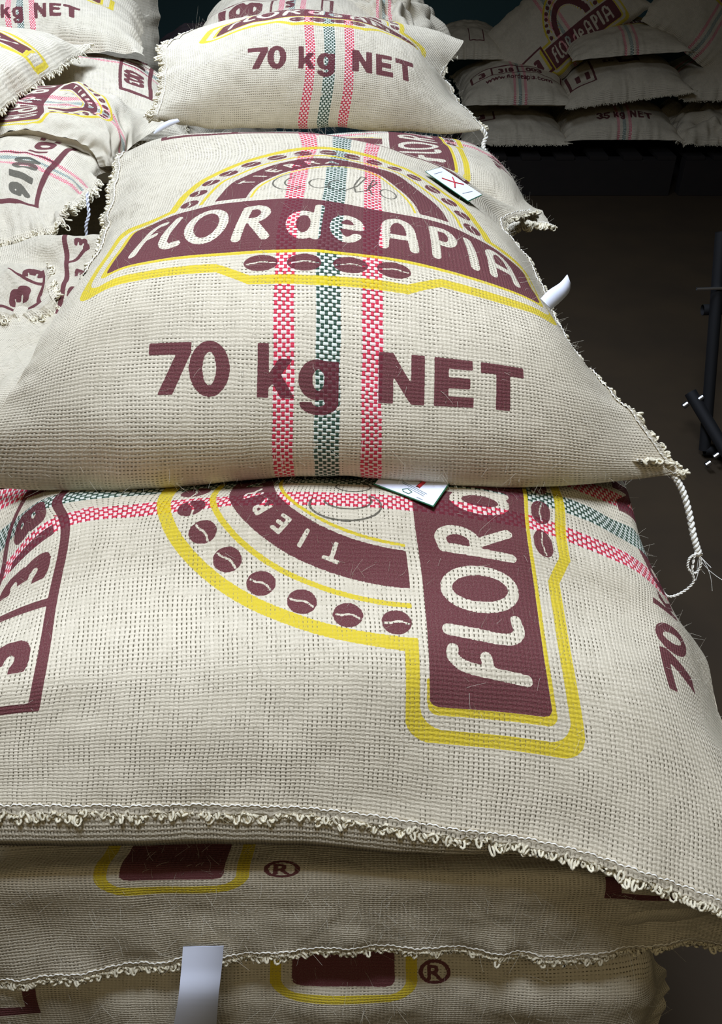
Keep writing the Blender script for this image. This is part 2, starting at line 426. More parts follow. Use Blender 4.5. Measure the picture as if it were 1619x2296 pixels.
def draw_front(c, weight='70 kg NET', box=None, logo=True, fine=True, bx=44.0):
    """The bag's printed face: banner and oval of beans, weight, number box."""
    if logo:
        # outer yellow band: outline of (banner margin + oval + swelling below), minus its inset
        def outline(g):
            m = c.ell(0, 10, 19.9 - g, 26.6 - g) & (c.V > 6)
            m |= c.rect(-27.9 + g, 27.9 - g, -2.7 + g * 0.9, 12.6 - g, 2.2)
            m |= c.poly([(-11.5, -2.7 + g * .9), (-8.0, -4.4 + g * .9), (8.0, -4.4 + g * .9), (11.5, -2.7 + g * .9), (11.5, 2), (-11.5, 2)])
            return m
        c.add(1, outline(0) & ~outline(1.25))
        c.add(1, c.rect(-25.3, 25.3, -0.45, 10.7, 1.0))
        c.sub(1, c.rect(-22, 22, 10.5, 10.9))
        ring = lambda a, b: c.ell(0, 10, a, b) & (c.V > 11.7)
        c.add(1, (ring(15.7, 21.7) & ~ring(15.2, 21.1)))
        c.add(1, (ring(9.6, 14.8) & ~ring(9.3, 14.4)))
        rb = ring(13.7, 19.9) & ~ring(10.0, 15.3)
        c.add(0, rb)
        c.add(0, c.rect(-24.5, 24.5, 0, 10.5, 0.7)); c.sub(1, c.rect(-24.5, 24.5, 0, 10.5, 0.7))
        # beans round the oval, and four under the banner
        for k in range(16):
            th = math.pi - (k + 0.45) / 15.9 * math.pi
            bu, bv = 17.2 * math.cos(th), 11.2 + 22.2 * math.sin(th)
            c.add(0, c.ell(bu, bv, 1.22, 1.34))
            if fine:
                tx, ty = -17.2 * math.sin(th), 22.2 * math.cos(th); tl = math.hypot(tx, ty); tx, ty = tx / tl, ty / tl
                c.sub(0, c.stroke([(bu + tx * q + ty * w, bv + ty * q - tx * w) for q, w in ((-1.1, .15), (-.5, .12), (0, -.1), (.5, -.12), (1.1, .1))], 0.2))
        for bu in (-6.9, -2.5, 2.2, 6.6):
            c.add(0, c.ell(bu, -1.75, 1.75, 1.05))
            if fine: c.sub(0, c.stroke([(bu - 1.5, -1.9), (bu, -1.6), (bu + 1.5, -1.8)], 0.16))
        # banner lettering
        H, v0 = 6.7, 1.9
        for ch, ua, ub in (('F', -21.8, -19.0), ('l', -18.6, -16.3), ('O', -15.6, -11.6), ('R', -10.1, -6.7), ('d', -4.4, -1.3), ('e', 0.2, 3.1),
                           ('A', 5.4, 9.0), ('P', 10.8, 13.5), ('I', 15.1, 18.0), ('A', 17.6, 21.2)):
            wid = {'F': .66, 'l': .5, 'O': .96, 'R': .68, 'd': .74, 'e': .68, 'A': .86, 'P': .64, 'I': .7}[ch]
            for st in GLY[ch]:
                c.sub(0, c.stroke([(ua + x / wid * (ub - ua), v0 + y * H) for x, y in st], 1.05))
        if fine:
            for ch, dg in (('T', 151), ('I', 140), ('E', 130), ('R', 118), ('R', 106), ('A', 94)):
                th = math.radians(dg); uu, vv = 11.85 * math.cos(th), 10 + 17.6 * math.sin(th)
                an = math.atan2(math.sin(th) / 17.6, math.cos(th) / 11.85) - math.pi / 2
                c.sub(0, c.text(ch, uu + 1.0 * math.sin(an), vv - 1.0 * math.cos(an), 2.7, 0.03, ang=an))
            # thin pen lettering inside the oval
            sc = [arc(-5.2, 17.2, 2.0, 3.6, 70, 320, 18), arc(-4.6, 17.0, 1.2, 2.4, 100, 300, 14),
                  arc(-1.9, 16.6, 1.1, 1.8, 60, 330, 14) + [(-0.7, 15.2)], arc(0.2, 16.4, 1.0, 1.7, 70, 330, 12),
                  [(1.2, 15.0), (2.6, 17.0), (3.6, 20.4), (3.0, 20.6), (2.2, 17), (2.4, 14.9), (3.6, 15.8)],
                  [(3.6, 15.8), (5.0, 19.6), (4.5, 20.2), (3.9, 17), (4.4, 14.9)], arc(6.3, 16.3, 1.0, 1.5, 0, 360, 16)]
            for s_ in sc: c.add(2, c.stroke(s_, 0.20))
    if weight:
        for ch, ua, ub in zip(weight.replace(' ', ''), (-17.8, -13.7, -7.0, -2.9, 5.1, 10.5, 15.0), (-13.5, -9.7, -3.3, 1.1, 9.6, 14.3, 19.5)): c.add(0, c.heavy(ch, ua, ub, -15.8, 5.3))
    if box:
        b0, b1 = -24.3, 24.3
        c.add(0, c.rect(b0, b1, bx, bx + 9.5) & ~c.rect(b0 + 1.05, b1 - 1.05, bx + 1.0, bx + 8.5))
        for d in (-13.3, 3.8): c.add(0, c.rect(d - .4, d + .4, bx, bx + 9.5))
        for s_, x in zip(box, (-18.3, -4.8, 13.6)):
            c.add(0, c.text(s_, x, bx + 2.1, 7.2, 0.045, sx=1.05))


# ------------------------------------------------------------------ sack builder
def build_sack(label, Pc, canvas, rng_rows, axes='vu', dens=(300, 260), wr=0.004, seed=1, sag=0.05, group=None, mat=None,
               name='jute_sack', rimw=1.0, lump=0.0, belly=None):
    """Pc = (sv, tv, P) control surface; axes says which cloth axis each grid axis carries ('vu': rows v, columns u)."""
    sv, tv, P = Pc
    ns, nt = dens
    s1, t1 = np.linspace(sv[0], sv[-1], ns), np.linspace(tv[0], tv[-1], nt)
    T = herm(sv, P, s1); T = np.swapaxes(herm(tv, np.swapaxes(T, 0, 1), t1), 0, 1)
    nrm = normals(T)
    S, Tt = np.meshgrid(np.linspace(-1, 1, ns), np.linspace(-1, 1, nt), indexing='ij')
    rim = np.maximum(np.abs(S), np.abs(Tt))
    ker = 1 - 0.75 * np.clip((rim - 0.94) / 0.06, 0, 1)
    cm = (abs(s1[-1] - s1[0]) / ns, abs(t1[-1] - t1[0]) / nt)
    d = vnoise((ns, nt), (9 / cm[0], 9 / cm[1]), seed) * 0.7 + vnoise((ns, nt), (3.2 / cm[0], 3.2 / cm[1]), seed + 1) * 0.16
    pucker_t = vnoise((ns, nt), (14 / cm[0], 2.2 / cm[1]), seed + 2) * np.clip((np.abs(S) - 0.72) / 0.28, 0, 1) ** 1.4
    pucker_s = vnoise((ns, nt), (2.2 / cm[0], 14 / cm[1]), seed + 3) * np.clip((np.abs(Tt) - 0.72) / 0.28, 0, 1) ** 1.4
    d = (d * ker + (pucker_t + pucker_s) * 0.6 * rimw + lump * vnoise((ns, nt), (5 / cm[0], 7 / cm[1]), seed + 5)) * wr
    T = T + nrm * d[..., None]
    # cloth coordinates and print
    if axes == 'vu': Fv, Fu = np.meshgrid(s1, t1, indexing='ij'); us, vs = t1, s1
    else: Fu, Fv = np.meshgrid(s1, t1, indexing='ij'); us, vs = s1, t1
    fab = np.stack([Fu, Fv, np.zeros_like(Fu)], -1)
    if canvas is not None:
        ink = canvas.sample(us, vs)
        if axes != 'vu': ink = np.swapaxes(ink, 0, 1)
    else: ink = np.zeros_like(fab)
    # underside: Coons patch over the rim, sagging
    nb = 44
    ib_, jb_ = np.linspace(0, ns - 1, nb).round().astype(int), np.linspace(0, nt - 1, nb).round().astype(int)
    R = T[np.ix_(ib_, jb_)]
    a = np.linspace(0, 1, nb)[:, None, None]; b = np.linspace(0, 1, nb)[None, :, None]
    Bt = (1 - a) * R[:1] + a * R[-1:] + (1 - b) * R[:, :1] + b * R[:, -1:] \
        - ((1 - a) * (1 - b) * R[0, 0] + (1 - a) * b * R[0, -1] + a * (1 - b) * R[-1, 0] + a * b * R[-1, -1])
    w = (1 - np.abs(2 * a - 1) ** 5) * (1 - np.abs(2 * b - 1) ** 5)
    Bt = Bt - np.array([0, 0, 1.0]) * w * sag
    if belly: Bt = Bt + (a / belly[0]) * np.exp(1 - a / belly[0]) * np.clip((b - .12) / .33, .12, 1) * np.minimum(1, 8 * b * (1 - b)) * np.array([0, -belly[1], -belly[2]])
    Bt[0], Bt[-1], Bt[:, 0], Bt[:, -1] = R[0], R[-1], R[:, 0], R[:, -1]
    fabB = fab[np.ix_(ib_, jb_)] * 1.5 + np.array([0, 0, 7.0])
    V = np.concatenate([T.reshape(-1, 3), Bt.reshape(-1, 3)])
    up = np.cross(T[1, 0] - T[0, 0], T[0, 1] - T[0, 0])
    n0 = np.cross(T[ns // 2 + 1, nt // 2] - T[ns // 2, nt // 2], T[ns // 2, nt // 2 + 1] - T[ns // 2, nt // 2])
    flip = n0[2] > 0
    q = np.concatenate([gridquads(ns, nt, 0, flip), gridquads(nb, nb, ns * nt, not flip)])
    # put the origin at the sack's base
    org = np.array([V[:, 0].mean(), V[:, 1].mean(), V[:, 2].min()])
    o = mesh_from(name, V - org, q, mat or M_SACK, None, True,
                  {'fab': np.concatenate([fab.reshape(-1, 3), fabB.reshape(-1, 3)]),
                   'ink': np.concatenate([ink.reshape(-1, 3), np.zeros((nb * nb, 3))])})
    o.location = org
    tag(o, label, 'sack', group)
    return dict(o=o, T=T, N=nrm, org=org, s=s1, t=t1, flip=flip, axes=axes)


def surf(S, px, py, off=0.0, du=0, dv=0):
    """point of a sack's top sheet seen at a place of the frame (plus off along its normal, moved by grid steps)."""
    T = S['T']; d = T - np.array([0, 0, CAMZ])
    z = d[..., 1] * CP - d[..., 2] * SP; y = d[..., 1] * SP + d[..., 2] * CP
    e = (809.5 + d[..., 0] / z * FPX - px) ** 2 + (1148 - y / z * FPX - py) ** 2
    e = e + np.where(e < 60, z * 20 - 60, 0) * (e < 60)
    i, j = np.unravel_index(np.argmin(e), e.shape)
    i = int(np.clip(i + du, 0, T.shape[0] - 1)); j = int(np.clip(j + dv, 0, T.shape[1] - 1))
    return T[i, j] + S['N'][i, j] * off


def side(S, which):
    """rim points and outward directions of one side of the top sheet."""
    T = S['T']
    A, B = {'s0': (T[0], T[4]), 's1': (T[-1], T[-5]), 't0': (T[:, 0], T[:, 4]), 't1': (T[:, -1], T[:, -5])}[which]
    d = A - B; d /= np.linalg.norm(d, axis=1, keepdims=True) + 1e-9
    return A, d


def edge_part(S, which, loops=90, size=0.010, flange=0.012, lo=0.0, hi=1.0, seed=3, name='selvedge_seam', droop=0.35, thread=True, rad=0.0014):
    """selvedge: a thin cloth strip past the seam with loops of yarn, and the stitching line."""
    r = np.random.default_rng(seed)
    A, D = side(S, which); org = S['org']
    n = len(A); A = A[int(lo * (n - 1)):int(hi * (n - 1)) + 1] - org; D = D[int(lo * (n - 1)):int(hi * (n - 1)) + 1]
    for _ in range(6):
        D[1:-1] = D[1:-1] * .5 + (D[:-2] + D[2:]) * .25
    D = D + np.array([0, 0, -droop]); D /= np.linalg.norm(D, axis=1, keepdims=True)
    k = loops * 2
    x = np.linspace(0, len(A) - 1, k)
    a = herm(np.arange(len(A)), A, x); d = herm(np.arange(len(A)), D, x)
    up = np.array([0, 0, 1.0]) - d * d[:, 2:3]
    fl = flange * (1 + 0.25 * r.normal(size=k))[:, None]
    o1 = a + d * fl; wv = (0.0022 * np.sin(np.arange(k) * 0.9 + r.normal(size=k)))[:, None]
    o1 = o1 + up * wv
    th = 0.0016
    V = np.concatenate([a - d * .004 + up * th, a + d * fl * .5 + up * (th * 1.6), o1 + up * th * .6, o1 - up * th * .6, a + d * fl * .5 - up * th, a - d * .004 - up * th])
    q = np.concatenate([gridquads(6, k)])
    L = np.linspace(0, 1, k) * np.linalg.norm(np.diff(a, axis=0), axis=1).sum() * 100
    fabs = np.concatenate([np.stack([np.full(k, 100 + i * .6), L, np.zeros(k)], -1) for i in (0, 1, 2, 2, 1, 0)])
    strip = mesh_from(name, V, q, M_PLAIN, S['o'], True, {'fab': fabs, 'ink': np.zeros_like(fabs)})
    tb = Tubes()
    for i in range(0, k, 1):
        c = o1[i]; dd = d[i] + 0.5 * r.normal(size=3) * 0.6; dd /= np.linalg.norm(dd)
        tg = np.cross(dd, up[i]); tg /= np.linalg.norm(tg) + 1e-9
        sz = size * (0.5 + 0.75 * r.random()); wd = sz * (0.16 + .16 * r.random())
        tt = np.linspace(0, 2 * math.pi, 9)
        pts = c - dd * size * .35 + dd * (sz * (1 - np.cos(tt)) / 2)[:, None] + tg * (wd * np.sin(tt))[:, None] + up[i] * (0.002 * np.sin(tt + r.random() * 6))[:, None]
        tb.add(pts, rad, 4)
    tag(tb.build('yarn_loops', M_YARN, strip), kind='stuff')
    if thread:
        th_ = Tubes(); x2 = np.linspace(0, len(A) - 1, k * 3)
        a2 = herm(np.arange(len(A)), A, x2); d2 = herm(np.arange(len(A)), D, x2); ph = np.arange(k * 3)
        p2 = a2 - d2 * (0.002 + 0.0008 * np.sin(ph * .35))[:, None] + np.array([0, 0, 1.0]) * (0.0016 + 0.0009 * np.sin(ph * 1.05))[:, None]
        th_.add(p2, 0.0007, 5); th_.build('stitch_thread', M_TWINE, S['o'])
    return strip


def fibres(S, n, length=(0.006, 0.028), rad=0.00011, seed=5, rows=(0.02, 0.98), cols=(0.02, 0.98), lie=0.6):
    r = np.random.default_rng(seed); T, N = S['T'], S['N']; ns, nt = T.shape[:2]; tb = Tubes()
    i = (r.uniform(*rows, n) * (ns - 1)).astype(int); j = (r.uniform(*cols, n) * (nt - 1)).astype(int)
    for a, b in zip(i, j):
        p = T[a, b] - S['org']; nn = N[a, b]; tg = r.normal(size=3); tg -= nn * tg.dot(nn); tg /= np.linalg.norm(tg)
        L = r.uniform(*length) * (2.2 if r.random() < .06 else 1); up = (1 - lie) + lie * .3 * r.random()
        d0 = nn * up + tg * (1 - up); d1 = d0 + r.normal(size=3) * .5
        t = np.linspace(0, 1, 5)[:, None]
        tb.add(p + d0 * L * t + d1 * L * .5 * t ** 2, rad * np.linspace(1.2, .6, 5), 3)
    return tag(tb.build('loose_fibres', M_FIBRE, S['o']), kind='stuff')


def twist(parent, pts, org, r=0.0022, strands=2, turns=14, n=120, name='thread_tail', fray=6, seed=2, mat=None):
    rr = np.random.default_rng(seed)
    c = curve3(pts, n) - org; tb = Tubes()
    tg = np.gradient(c, axis=0); tg /= np.linalg.norm(tg, axis=1, keepdims=True)
    a = np.cross(tg, [0.2, 1, 0.1]); a /= np.linalg.norm(a, axis=1, keepdims=True); b = np.cross(tg, a)
    for k in range(strands):
        ph = np.linspace(0, turns * 2 * math.pi, n) + k * 2 * math.pi / strands
        tb.add(c + r * .8 * (a * np.cos(ph)[:, None] + b * np.sin(ph)[:, None]), r * .75, 6)
    for k in range(fray):
        d = tg[-1] + rr.normal(size=3) * .6
        t = np.linspace(0, 1, 6)[:, None]
        tb.add(c[-1] + d * .018 * t + rr.normal(size=3) * .008 * t * t, 0.0004, 3)
    return tb.build(name, mat or M_TWINE, parent)


def pillow(c, yaw=0, pitch=0, roll=0, hu=0.33, hv=0.45, T=0.22, rim=0.35, pw=2.6, drape=(0, 0), n=40, corner=0.05, umax=34.0, vr=(-30, 62)):
    """A stuffed sack at rest: width along local x, length along local y; returns (sv, tv, P) with rows v, columns u."""
    s = np.linspace(-1, 1, n); B, A = np.meshgrid(s, s, indexing='ij')
    h = ((1 - np.abs(A) ** pw) * (1 - np.abs(B) ** pw)) ** 0.55
    x = hu * (A - 0.08 * np.sin(math.pi * A) ) * (1 - corner * (1 - np.abs(A * 0) ) * (1 - B ** 2) * 0 - corner * (1 - np.abs(B) ** 6) * np.abs(A) ** 4)
    y = hv * (B - 0.06 * np.sin(math.pi * B)) * (1 - corner * (1 - np.abs(A) ** 6) * np.abs(B) ** 4)
    z = T * (rim + (1 - rim) * h) - drape[0] * A ** 2 - drape[1] * B ** 2
    from mathutils import Euler
    R = np.array(Euler((math.radians(pitch), math.radians(roll), math.radians(yaw))).to_matrix())
    P = np.stack([x, y, z], -1) @ R.T + np.array(c)
    return np.linspace(vr[0], vr[1], n), np.linspace(-umax, umax, n), P


def uncross(us, xs, Y, Z, dY=None):
    return [(u, 'w', x, Y, Z) for u, x in zip(us, xs)]

# ------------------------------------------------------------------ the room
def box_mesh(name, lo, hi, mat, parent=None, bevel=0.0):
    lo, hi = np.array(lo, float), np.array(hi, float)
    v = np.array([[x, y, z] for x in (0, 1) for y in (0, 1) for z in (0, 1)]) * (hi - lo) + lo
    q = [(0, 1, 3, 2), (4, 6, 7, 5), (0, 4, 5, 1), (2, 3, 7, 6), (0, 2, 6, 4), (1, 5, 7, 3)]
    o = mesh_from(name, v, q, mat, parent, False)
    if bevel:
        m = o.modifiers.new('bevel', 'BEVEL'); m.width = bevel; m.segments = 2
    return o


M_FLOOR = simple('dark_brown_floor', (0.040, 0.024, 0.008), 0.8, noise=0.45, scale=3.5, bump=0.15)
M_WALL = simple('teal_wall', (0.050, 0.125, 0.135), 0.75, noise=0.12, scale=2.5)
box_mesh('floor', (-4.5, -2.5, -0.05), (4.5, 6.6, 0), M_FLOOR)['kind'] = 'structure'
box_mesh('wall_back', (-4.5, 6.4, 0), (4.5, 6.6, 3.6), M_WALL)['kind'] = 'structure'
box_mesh('wall_right', (4.3, -2.5, 0), (4.5, 6.4, 3.6), M_WALL)['kind'] = 'structure'
# ------------------------------------------------------------------ the near stack, from the top
def Wx(u, x0=-0.03, k=0.0095): return x0 + u * k
US = [-34, -26, -17, -8, 0, 8, 17, 26, 34]
# the big sack in the middle of the picture
rowsA = [
    (-34, [(u, 'w', Wx(u, -.03, .0094), .76 - .03 * (abs(u) / 34) ** 3, 1.128 + .02 * (abs(u) / 34) ** 3) for u in US]),
    (-25.5, [(-34, -75, 1088, .735), (-26, 155, 1102, .712), (-18, 325, 1097, .70), (-8, 560, 1076, .692), (0, 733, 1065, .690), (8, 915, 1077, .692), (18, 1140, 1096, .70), (26, 1330, 1090, .718), (34, 1527, 1064, .745)]),
    (-20.8, [(-34, -45, 1000, .722), (-26, 145, 1004, .70), (-18, 325, 1002, .688), (-8, 551, 1000, .681), (0, 732, 1000, .680), (8, 914, 1003, .682), (18, 1145, 1014, .694), (26, 1330, 1030, .715), (34, 1497, 1040, .745)]),
    (-13, [(-34, 25, 884, .742), (-26, 150, 840, .728), (-18, 327, 822, .728), (-8, 554, 825, .716), (0, 735, 833, .713), (8, 916, 850, .714), (18, 1145, 869, .726), (26, 1302, 897, .738), (34, 1412, 922, .772)]),
    (0, [(-34, 116, 716, .80), (-28, 185, 657, .812), (-24.5, 238, 618, .815), (-18, 353, 583, .822), (-12, 476, 563, .826), (0, 738, 558, .827), (9, 936, 581, .826), (18, 1118, 640, .818), (24.5, 1211, 682, .822), (28, 1240, 712, .832), (34, 'w', .243, .86, 1.20)]),
    (10.5, [(-34, 222, 566, .985), (-28, 262, 540, .97), (-24.5, 305, 521, .962), (-18, 402, 478, .954), (-9, 568, 451, .942), (0, 748, 451, .938), (9, 925, 487, .938), (18, 1080, 541, .94), (24.5, 1178, 612, .945), (28, 1205, 650, .955), (34, 'w', .238, .975, 1.20)]),
    (25, [(-34, 247, 468, 1.10), (-26, 325, 428, 1.08), (-16.3, 462, 398, 1.065), (-8, 608, 380, 1.06), (0, 757, 377, 1.0586), (8, 893, 396, 1.06), (16.3, 1012, 440, 1.065), (26, 1112, 505, 1.08), (34, 'w', .232, 1.11, 1.205)]),
    (36, [(-34, 266, 392, 1.20), (-26, 350, 362, 1.18), (-17, 475, 346, 1.172), (-8, 635, 336, 1.17), (0, 765, 338, 1.17), (8, 880, 358, 1.17), (17, 970, 393, 1.17), (26, 1055, 450, 1.18), (34, 1135, 525, 1.19)]),
    (46, [(-34, 282, 344, 1.30), (-24, 370, 305, 1.27), (-17, 470, 297, 1.265), (-8, 620, 296, 1.26), (0, 770, 308, 1.26), (8, 888, 336, 1.26), (17, 992, 374, 1.26), (26, 1068, 422, 1.27), (34, 1130, 490, 1.28)]),
    (54, [(u, 'w', Wx(u, -.03, .0088), 1.345, 1.262 - .04 * (u / 34) ** 2 - .0006 * u) for u in US]),
    (63, [(u, 'w', Wx(u, -.03, .0088), 1.385, 1.17) for u in US]),
]
cA = Canvas(-36, 36, -36, 64); draw_front(cA, box=('3', '318', '003'), bx=42.2)
A = build_sack('large middle jute sack with a wide red-brown banner above big 70 kg NET lettering', ctrl(rowsA, smooth=2), cA, None, 'vu', (660, 500), 0.0024, 11, sag=0.0)
edge_part(A, 't0', 120, 0.006, 0.008, 0.42, 0.98, 4, droop=0.1)
edge_part(A, 't1', 120, 0.006, 0.008, 0.0, 0.98, 5, droop=0.1)
fibres(A, 1900, seed=3, length=(.003, .014))
fibres_note = None
tip = A['T'][int(.085 * 660), -1]
tl = [tip - np.array([.006, 0, -.001]), at(1530, 1100, .735), at(1545, 1150, .72), at(1556, 1205, .70), at(1568, 1245, .69)]
twist(A['o'], tl, A['org'], 0.0026, 2, 9, seed=4)
twist(A['o'], [at(1566, 1240, .69), at(1546, 1252, .686), at(1543, 1275, .682), at(1560, 1285, .682), at(1572, 1262, .686), at(1560, 1240, .69), at(1552, 1280, .68), at(1555, 1305, .676), at(1530, 1328, .672), at(1500, 1338, .668), at(1482, 1322, .668)],
      A['org'], 0.0011, 2, 20, fray=2, seed=8)


def edges(e1, e2, Y):
    a = [at(x, y, d) for (x, y), d in zip(e1, Y)]; b = [at(x, y, d) for (x, y), d in zip(e2, Y)]
    return [(p + q) / 2 for p, q in zip(a, b)], [(q - p) / 2 for p, q in zip(a, b)]


def ribbon(parent, org, pts, wid, name='paper_strip', n=24, mat=None, th=0.0004):
    """a paper strip of real thickness along pts, wid = half-width vectors along it."""
    c = curve3(pts, n); w = curve3(wid, n)
    tg = np.gradient(c, axis=0); nn = np.cross(tg, w); nn /= np.linalg.norm(nn, axis=1, keepdims=True)
    V = np.concatenate([c - w + nn * th, c + w + nn * th, c + w - nn * th, c - w - nn * th, c - w + nn * th]) - org
    return mesh_from(name, V, gridquads(5, n), mat or M_PAPER, parent, True)


ribbon(A['o'], A['org'], *edges([(1212, 670), (1232, 650), (1256, 634), (1272, 616)], [(1236, 694), (1257, 676), (1275, 656), (1280, 637)], [.865, .875, .885, .89]))
ribbon(A['o'], A['org'], *edges([(344, 298), (358, 281), (378, 270), (398, 266)], [(346, 301), (366, 291), (386, 281), (404, 273)], [1.335, 1.34, 1.345, 1.35]))

# the turned sack under it
VX = [-26, -16, -8, 0, 10.5, 19, 36, 45, 53, 62]
def dx(v): return .16 - .0096 * v
rowsD = [
    (36, [(v, 'w', min(dx(v), .29), 1.06, 1.00) for v in VX]),
    (22, [(v, 'w', min(dx(v), .295), .93, 1.070 - (.07 if v < -20 else 0)) for v in VX]),
    (8, [(v, 'w', min(dx(v), .305), .79, 1.108 - (.09 if v < -20 else .03 if v < -10 else 0)) for v in VX]),
    (0, [(-26, 'w', .315, .69, 1.00), (-19, 1446, 1238, .665), (-10, 1365, 1178, .69), (-4, 1262, 1124, .705), (4, 'w', .125, .712, 1.130), (10.5, 'w', .055, .713, 1.132), (19, 'w', -.03, .713, 1.132), (36, 'w', -.195, .708, 1.128), (45, 105, 1118, .70), (53, 10, 1185, .68), (62, -70, 1290, .64)]),
    (-4.35, [(-26, 'w', .335, .64, 1.00), (-16, 1482, 1312, .612), (-10, 1405, 1252, .628), (-3.7, 1250, 1190, .645), (0, 1178, 1166, .652), (10.5, 925, 1126, .663), (19, 735, 1112, .665), (36, 350, 1135, .66), (45, 135, 1166, .65), (53, 0, 1290, .608), (62, -90, 1420, .56)]),
    (-13, [(-26, 1585, 1490, .575), (-16, 1508, 1415, .565), (-8, 1378, 1370, .575), (0, 1200, 1320, .580), (10.5, 948, 1305, .583), (19, 738, 1300, .585), (36, 322, 1315, .583), (45, 108, 1345, .575), (53, -60, 1410, .55), (62, -200, 1500, .52)]),
    (-19.7, [(-26, 1628, 1650, .51), (-16, 1535, 1552, .51), (-8, 1404, 1508, .507), (0, 1222, 1482, .505), (10.5, 960, 1463, .504), (19, 745, 1455, .504), (36, 312, 1478, .502), (45, 82, 1500, .497), (53, -120, 1540, .485), (62, -300, 1600, .47)]),
    (-26.5, [(-26, 1760, 1840, .437), (-16, 1610, 1764, .442), (-8, 1445, 1704, .4447), (0, 1246, 1662, .453), (10.5, 963, 1632, .457), (19, 742, 1618, .458), (36, 300, 1625, .458), (45, 54, 1640, .457), (53, -150, 1660, .45), (62, -350, 1680, .44)]),
    (-36, [(-26, 1870, 2105, .365), (-16, 1640, 2034, .365), (-8, 1438, 1960, .378), (0, 1228, 1897, .395), (10.5, 953, 1856, .405), (19, 730, 1822, .414), (36, 285, 1814, .4146), (45, 49, 1812, .4146), (53, -160, 1815, .414), (62, -380, 1815, .41)]),
]
cD = Canvas(-38, 38, -28, 64); draw_front(cD, weight=None, box=('3', '318', '003'))
cD.shift(2.2, 2.8); draw_front(cD, logo=False); cD.shift(-2.2, -2.8)
D = build_sack('sideways jute sack under the middle one, banner FLOR reading upward, looped front seam', ctrl(rowsD, smooth=2), cD, None, 'uv', (520, 600), 0.0022, 23, sag=0.06, belly=(.06, .027, .034))
edge_part(D, 's0', 150, 0.0085, 0.007, 0.02, 0.98, 6, droop=0.5)
fibres(D, 1500, seed=9, length=(.003, .013))

# third and fourth sacks of the near stack
XE = [-46, -30, -15, 0, 12, 22, 32, 44]
def row_px(v, ys, Y, dz=None):
    out = []
    for u, y, yy in zip(XE, ys, Y):
        a = (1148 - y) / FPX; z = yy / (CP + a * SP); out.append((u, 809.5 + u * .0096 * FPX / z, y, yy))
    return out
rowsE = [
    (44, [(u, 'w', min(u * .0096, .33), .98, .82 - (.06 if u > 40 else 0)) for u in XE]),
    (22, [(u, 'w', min(u * .0096, .36), .62, .872 - (.07 if u > 40 else .015 if u > 30 else 0)) for u in XE]),
    (10, row_px(10, [1900, 1900, 1895, 1890, 1900, 1915, 1945, 1970], [.452, .452, .452, .452, .45, .445, .44, .43])),
    (5, row_px(5, [1955, 1950, 1945, 1945, 1950, 1960, 1990, 2015], [.418, .416, .415, .414, .414, .414, .41, .40])),
    (-4, row_px(-4, [2075, 2065, 2055, 2048, 2048, 2052, 2055, 2070], [.398, .396, .394, .394, .395, .396, .398, .392])),
    (-13, row_px(-13, [2230, 2185, 2150, 2128, 2132, 2148, 2108, 2150], [.376, .380, .383, .386, .386, .384, .394, .384])),
]
cE = Canvas(-48, 48, -14, 20)


def draw_back(c, x0, x1, vb, xr, lines=True):
    """what shows of the back print: foot of a framed block with its registered mark."""
    m = lambda g: c.rect(x0 - g, x1 + g, vb - g, vb + 16, .9 + g)
    c.add(1, m(2.5) & ~m(1.25)); c.add(0, m(0))
    if xr:
        c.add(0, c.ell(xr, vb + 1.9, 1.75, 1.75) & ~c.ell(xr, vb + 1.9, 1.3, 1.3))
        c.add(0, c.text('R', xr, vb + .85, 2.9, 0.03))


draw_back(cE, -23.2, -13.2, 2.8, -7.6)
cE.add(0, cE.poly([(23.6, 4.6), (25.0, 4.6), (25.2, 1.6), (28.4, 1.9), (31.8, 2.6), (33, 1.2), (33, .4), (31.4, 1.3), (27, .1), (23.6, -.2)]))
Es = build_sack('jute sack directly beneath the sideways one, ringed R mark beside a brown block', ctrl(rowsE, smooth=1), cE, None, 'vu', (380, 520), 0.003, 31, sag=0.06, mat=M_PLAIN)
edge_part(Es, 's0', 150, 0.0085, 0.006, 0.0, 1.0, 7, droop=0.6)
fibres(Es, 900, seed=12, length=(.004, .016), rows=(0, .5))
def xF(u, cap): return min(u * .0094 - .02, cap)
rowsF = [
    (40, [(u, 'w', xF(u, .30), .98, .64) for u in XE]),
    (14, [(u, 'w', xF(u, .30), .55, .72 - (.02 if u > 30 else 0)) for u in XE]),
    (6, [(u, 'w', xF(u, .295), .43 + (.03 if u > 30 else 0), .752 - (.035 if u > 40 else 0)) for u in XE]),
    (0, [(u, 'w', xF(u, .325), .388 + (.05 if u > 40 else 0), .735 - (.05 if u > 40 else 0)) for u in XE]),
    (-9, [(u, 'w', xF(u, .355), .371 + (.07 if u > 40 else 0), .672 - (.05 if u > 40 else 0)) for u in XE]),
    (-18, [(u, 'w', xF(u, .365), .372 + (.07 if u > 40 else 0), .59 - (.02 if u > 40 else 0)) for u in XE]),
    (-26, [(u, 'w', xF(u, .35), .41, .52) for u in XE]),
]
cF = Canvas(-48, 48, -27, 12)
draw_back(cF, -5.4, 5.8, -.6, 10.2)
cF.add(0, cF.rect(-48, -33.6, -6.8, -5.2)); cF.add(0, cF.rect(-35, -33.6, -6.8, .5))
Fs = build_sack('lowest front jute sack, crossed by the hanging white paper strip', ctrl(rowsF, smooth=2), cF, None, 'vu', (360, 460), 0.004, 37, sag=0.03, mat=M_PLAIN, lump=.2)
fibres(Fs, 500, seed=13, rows=(0, .8))
ribbon(Es['o'], Es['org'], [at(456, 2122, .376), at(452, 2170, .366), at(445, 2235, .352), at(436, 2310, .345), at(428, 2380, .343)],
       [np.array([.0192, 0, .0008])] * 3 + [np.array([.021, 0, -.001])] * 2)


